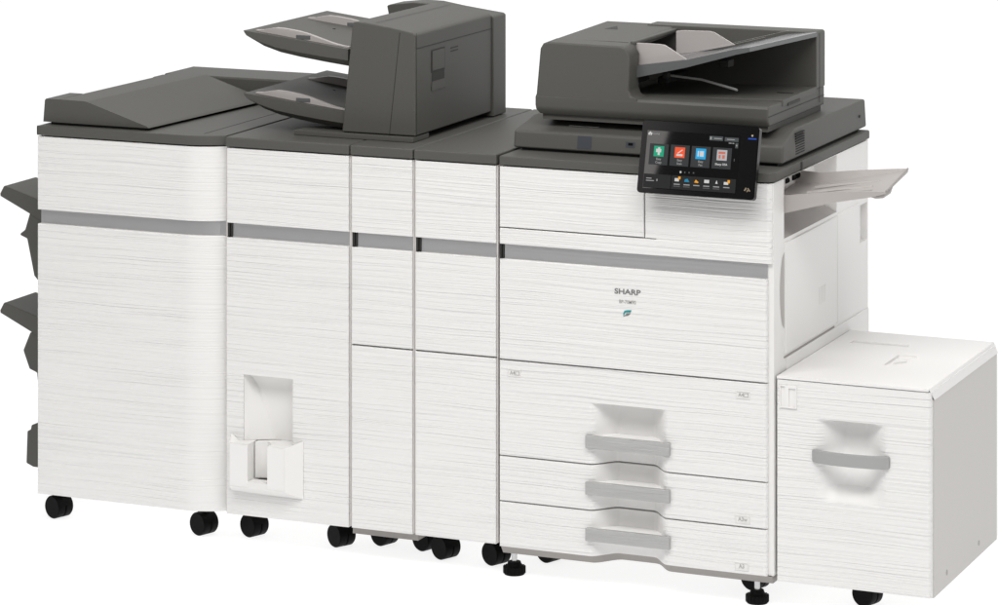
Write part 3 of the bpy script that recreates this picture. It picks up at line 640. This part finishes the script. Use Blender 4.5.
for a in range(8):
    A, B = loops[a], loops[(a + 1) % 8]
    for i in range(4): bm.faces.new((A[i], A[i + 1], B[i + 1], B[i]))
bm.faces.new([l[0] for l in loops]); bm.faces.new([l[4] for l in loops][::-1])
bmesh.ops.recalc_face_normals(bm, faces=bm.faces[:])
m.frombm(bm); et = build("side_exit_tray", m, TRW, t, 30)
m = MB(); m.add([(0.830, 0.125, 0.9152), (0.875, 0.125, 0.9222), (0.872, 0.150, 0.9232), (0.828, 0.150, 0.9162)], [(0, 1, 2, 3)]); build("tray_thumb_slot", m, UG, et)
for y_ in (0.185, 0.245):
    m = MB(); z_ = lambda x: 0.8865 + (x - 0.682) * 0.176 + 0.013 * (y_ - 0.104) / 0.227
    m.add([(0.70, y_, z_(0.70) + .0035), (0.86, y_, z_(0.86) + .0005), (0.86, y_ + 0.006, z_(0.86) + .0005), (0.70, y_ + 0.006, z_(0.70) + .0035), (0.70, y_ + 0.003, z_(0.70) + .008), (0.86, y_ + 0.003, z_(0.86) + .004)], [(0, 1, 5, 4), (3, 4, 5, 2), (0, 4, 3), (1, 2, 5)]); build("tray_rib", m, TRW, et)
m = MB(); m.tube([(0.9195, ya + 0.004, 0.9295), (0.9200, ya + 0.018, 0.9310), (0.9010, yb - 0.016, 0.9450), (0.8985, yb - 0.004, 0.9450)], 0.0024, 8); build("tray_end_lip", m, UG, et, 40)
m = MB(); m.tube([(0.880, 0.094, 0.917), (0.895, 0.097, 0.917), (0.908, 0.104, 0.919), (0.915, 0.13, 0.924), (0.914, 0.16, 0.930)], [0.002, 0.006, 0.007, 0.006, 0.002], 12); build("tray_end_curl", m, TRW, et, 40)
# feet
leveler(t, 0.017, 0.05); leveler(t, 0.625, 0.05)
caster(t, 0.055, 0.185); caster(t, 0.585, 0.157); caster(t, 0.60, 0.66)

# ================================================================== paper deck (right)
DX0, DX1, DY, DY1 = 0.6825, 1.047, 0.02, 0.582
t = thing("paper_deck", "low white paper deck with one big drawer, right end of the row", "paper feeder", ((DX0 + DX1) / 2, 0.30, FZ))
m = MB(); m.xy([(DX0 + 0.002, DY + 0.052), (1.030, DY + 0.052), (1.030, DY + 0.016), (1.0495, DY + 0.016), (1.0495, DY1), (DX0 + 0.002, DY1)], 0.030, 0.4765, bev=0.002); bd = build("body", m, PNT, t, 40)
def dk(x, z):
    s_ = sm(0.772, 0.840, x) * (1 - sm(0.878, 0.946, x))
    v_ = min(1, max(0, (z - 0.2255) / 0.034)) ** 0.85 * (1 - min(1, max(0, (z - 0.4065) / 0.0075)))
    return 0.044 * s_ * v_
r = 0.0025
def dd_(x, z): return min(0.014, max(rnd(x - DX0, r), rnd(DX1 - x, 0.010), rnd(z - 0.033, r), rnd(0.4962 - z, r))) + dk(x, z)
m = MB(); m.sheet(edgepts(DX0, DX1, r, lin(0.765, 0.952, 60) + [DX1 - .010, DX1 - .008, DX1 - .006, DX1 - .004]), edgepts(0.033, 0.4962, r, [0.2250] + lin(0.2255, 0.2595, 16) + lin(0.27, 0.40, 8) + [0.4065, 0.4085, 0.4105, 0.4125, 0.414, 0.4145]), dd_, DY, 0.05)
dw = build("drawer", m, WG, t, 32, inner=lambda c: 0.95 * sm(0.0, 0.014, dk(c.x, c.z)))
# arched handle
xs2 = lin(0.768, 0.951, 25); h = MB(); ring = []
for x in xs2:
    k = (x - 0.8595) / 0.0915; y = DY - 0.005 - 0.019 * (1 - abs(k) ** 3.2)
    ring.append((x, y))
pl = [(x, y) for x, y in ring] + [(x + 0.0, y + 0.011 + 0.004 * abs((x - 0.8595) / 0.0915)) for x, y in ring[::-1]]
h.xy(pl, 0.3155, 0.3445, bev=0.003); build("drawer_handle", h, HGS, dw, 40)
m = MB(); m.box(0.768, 0.779, DY - 0.006, DY + 0.010, 0.3165, 0.3435, 0.003); m.box(0.940, 0.951, DY - 0.006, DY + 0.010, 0.3165, 0.3435, 0.003); build("handle_end", m, HGS, dw, 40)
m = MB(); m.plate([0.690, 0.731], [0.433, 0.484], [(0.692, 0.703, 0.435, 0.482, 0.0039), (0.712, 0.729, 0.435, 0.478, 0.0039)], lambda u, v, hh: (u, DY - 0.0040 + hh, v), 0.006); build("latch_plate", m, WI, dw)
# sloped-edge lid with two shallow wells
m = MB()
lt = 0.503
pts_b = [(DX0, DY - 0.002), (1.0515, DY + 0.006), (1.0515, DY1 + 0.002), (DX0, DY1 + 0.002)]
def lidp(u, v, hh): return (u, v, lt - hh)
m.plate([DX0, 1.0415], [DY - 0.001, DY1], [(0.725, 0.868, 0.438, 0.462, 0.0040), (0.872, 0.920, 0.232, 0.352, 0.0058)], lidp, 0.0052)
m.add([(1.0415, DY - 0.001, lt), (1.0415, DY1, lt), (1.0515, DY1, 0.4775), (1.0515, DY + 0.012, 0.4775), (1.046, DY + 0.004, 0.495)], [(0, 4, 3, 2, 1)])
m.add([(1.0515, DY1, 0.4775), (1.0515, DY + 0.012, 0.4775), (1.045, DY + 0.012, 0.4775), (1.045, DY1, 0.4775)], [(0, 1, 2, 3)])
m.add([(DX0, DY1, lt), (1.0415, DY1, lt), (1.0515, DY1, 0.4775), (DX0, DY1, 0.4775)], [(0, 1, 2, 3)])
m.box(DX0 + 0.001, 1.0462, DY + 0.0045, DY1 - 0.002, 0.4785, 0.4968)
ld = build("lid", m, WI, t, weld=True)
m = MB(); m.xy([(0.884, 0.27), (0.908, 0.30), (0.896, 0.335), (0.880, 0.325)], 0.497, 0.5015, bev=0.001); build("lid_latch", m, WS, ld)
m = MB(); m.tube([(1.0493, 0.141, 0.062), (1.0504, 0.141, 0.062)], 0.006, 14); build("side_screw", m, INL, bd); 
m = MB(); m.tube([(1.0493, 0.416, 0.062), (1.0504, 0.416, 0.062)], 0.006, 14); build("side_screw", m, INL, bd)
caster(t, 0.865, 0.13, ang=18, top=0.04); caster(t, 0.74, 0.40, top=0.04)

# ================================================================== inserter on the covers
t = thing("inserter_unit", "charcoal sheet inserter with two slanted trays sitting on top of the middle cabinets", "sheet inserter", (-0.36, 0.36, ZT))
IX0, IX1, IY0 = -0.446, -0.2605, 0.092
m = MB(); m.xy([(-0.588, IY0 - 0.004), (-0.575, IY0 + 0.060), (-0.545, IY0 + 0.085), (IX1 - 0.002, IY0 + 0.085), (IX1 - 0.002, IY0 - 0.008), (-0.44, IY0 - 0.008)], ZT + 0.0005, 0.9852, bev=0.002); pl_ = build("plinth", m, DK, t, 35)
# main housing: roof falls to the right, front leans slightly
prof = [(-0.458, 0.987), (-0.430, 1.252), (-0.426, 1.2565), (-0.418, 1.2575), (-0.385, 1.2550), (-0.330, 1.2475), (-0.290, 1.2410), (-0.268, 1.2370), (IX1, 1.2320), (IX1, 0.987)]
m = MB(); m.xz(prof, IY0, 0.556, bev=0.0035); hs = build("housing", m, DK, t, 45)
prof2 = [(-0.50, 0.974), (-0.555, 1.244), (-0.545, 1.2475), (-0.48, 1.2555), (-0.43, 1.2540), (-0.37, 1.2445), (-0.300, 1.2355), (-0.262, 1.2310), (-0.256, 1.2270), (-0.256, 0.974)]
m = MB(); m.xz(prof2, 0.5565, 0.640, bev=0.003); build("rear_column", m, DK, t, 45)
m = MB(); m.xz([(-0.46, 1.24), (-0.47, 1.258), (-0.44, 1.261), (-0.35, 1.2485), (-0.35, 1.24)], 0.40, 0.556); build("roof_step", m, DK, t, 45) if False else None
m = MB(); m.add([(-0.3305, IY0 + .0, 0.987), (-0.3290, IY0 + .0, 0.987), (-0.3015, IY0, 1.236), (-0.303, IY0, 1.236)], [(0, 1, 2, 3)])
m.v = [(a, b_ - 0.0006, c_) for a, b_, c_ in m.v]; build("front_seam", m, DK2, hs)
SX = IX1 + 0.0006
m = MB(); m.box(IX1, IX1 + 0.0008, 0.100, 0.552, 1.1975, 1.1993); m.box(IX1, IX1 + 0.0006, 0.0965, 0.0978, 0.99, 1.236); build("side_seam", m, DK2, hs)
m = MB(); m.add([(-0.3755, 0.11, 1.2555), (-0.374, 0.11, 1.2553), (-0.374, 0.555, 1.2553), (-0.3755, 0.555, 1.2555)], [(0, 1, 2, 3)]); build("roof_seam", m, DK2, hs)
# latch with finger recess
m = MB(); m.plate([0.184, 0.264], [1.080, 1.184], [(0.190, 0.260, 1.090, 1.128, 0.0025)], lambda u, v, hh: (IX1 + 0.0028 - hh, u, v), 0.003)
m = MB(); m.box(IX1, IX1 + 0.0022, 0.188, 0.260, 1.134, 1.182, 0.001); la = build("side_latch", m, DK, hs, 40)
m = MB(); m.box(IX1, IX1 + 0.0008, 0.184, 0.264, 1.1295, 1.186); build("latch_outline", m, DK2, hs)
m = MB(); m.add([(IX1 + 0.0005, 0.188, 1.130), (IX1 + 0.0005, 0.262, 1.130), (IX1 + 0.0005, 0.262, 1.108), (IX1 + 0.0005, 0.188, 1.108)], [(0, 1, 2, 3)]); build("latch_recess", m, DK2, hs)
m = MB(); m.add([(IX1 + 0.0006, 0.188, 1.108), (IX1 + 0.0006, 0.262, 1.108), (IX1 + 0.0014, 0.270, 1.086), (IX1 + 0.0014, 0.184, 1.086)], [(0, 1, 2, 3)]); build("latch_ramp", m, DK, hs)
m = MB(); m.box(IX1, IX1 + 0.0005, 0.30, 0.345, 1.168, 1.171); m.box(IX1, IX1 + 0.0005, 0.30, 0.345, 1.176, 1.179); build("embossed_mark", m, DK2, hs)
def ins_tray(dz):
    YF, YB = 0.105, 0.575
    topz = lambda x: 1.221 - 0.0335 * (x + 0.735) / 0.285
    p = [(-0.735, 1.221), (-0.732, 1.212), (-0.722, 1.196), (-0.690, 1.181), (-0.645, 1.168), (-0.590, 1.159), (-0.52, 1.150), (-0.448, 1.142), (-0.448, topz(-0.448))]
    cr = [(-0.735, 1.2205), (-0.733, 1.216), (-0.727, 1.2085), (-0.690, 1.1945), (-0.645, 1.1825), (-0.590, 1.1745), (-0.52, 1.1665), (-0.448, 1.1600), (-0.448, topz(-0.448))]
    m = MB(); n = len(p); v = [(x, YF, z + dz) for x, z in cr] + [(x + 0.004 * (i < 3), YF + 0.026, z + dz) for i, (x, z) in enumerate(p)] + [(x, YB, z + dz) for x, z in p]
    m.add(v, [tuple(range(n))] + [(k * n + i, k * n + (i + 1) % n, (k + 1) * n + (i + 1) % n, (k + 1) * n + i) for k in (0, 1) for i in range(n)] + [tuple(range(3 * n - 1, 2 * n - 1, -1))])
    tr_ = build("insert_tray", m, DK, t, 28)
    # darker tray bed and lower lip
    for y, nm in ((YF + 0.020, 1), (YB - 0.16, 2)):
        g = MB(); xs = lin(-0.712, -0.455, 14)
        up_ = [(x, topz(x) + dz + 0.0008 + 0.016 * sm(-0.712, -0.640, x) * (1 - sm(-0.600, -0.47, x)) + 0.002) for x in xs]
        g.xz([(xs[0], topz(xs[0]) + dz - 0.002)] + up_ + [(xs[-1], topz(xs[-1]) + dz - 0.002)], y, y + 0.012, bev=0.001)
        go = build("tray_guide", g, PNK, tr_, 40)
        k = MB(); k.box(-0.600, -0.560, y - 0.001, y + 0.016, topz(-0.58) + dz, topz(-0.58) + dz + 0.011, 0.002); build("guide_grip", k, SMK, go, 40)
    k = MB(); k.tube([(-0.60, 0.34, topz(-0.60) + dz), (-0.60, 0.34, topz(-0.6) + dz + 0.0012)], 0.004, 12); build("tray_sensor", k, DK2, tr_)
ins_tray(0.0); ins_tray(-0.155)
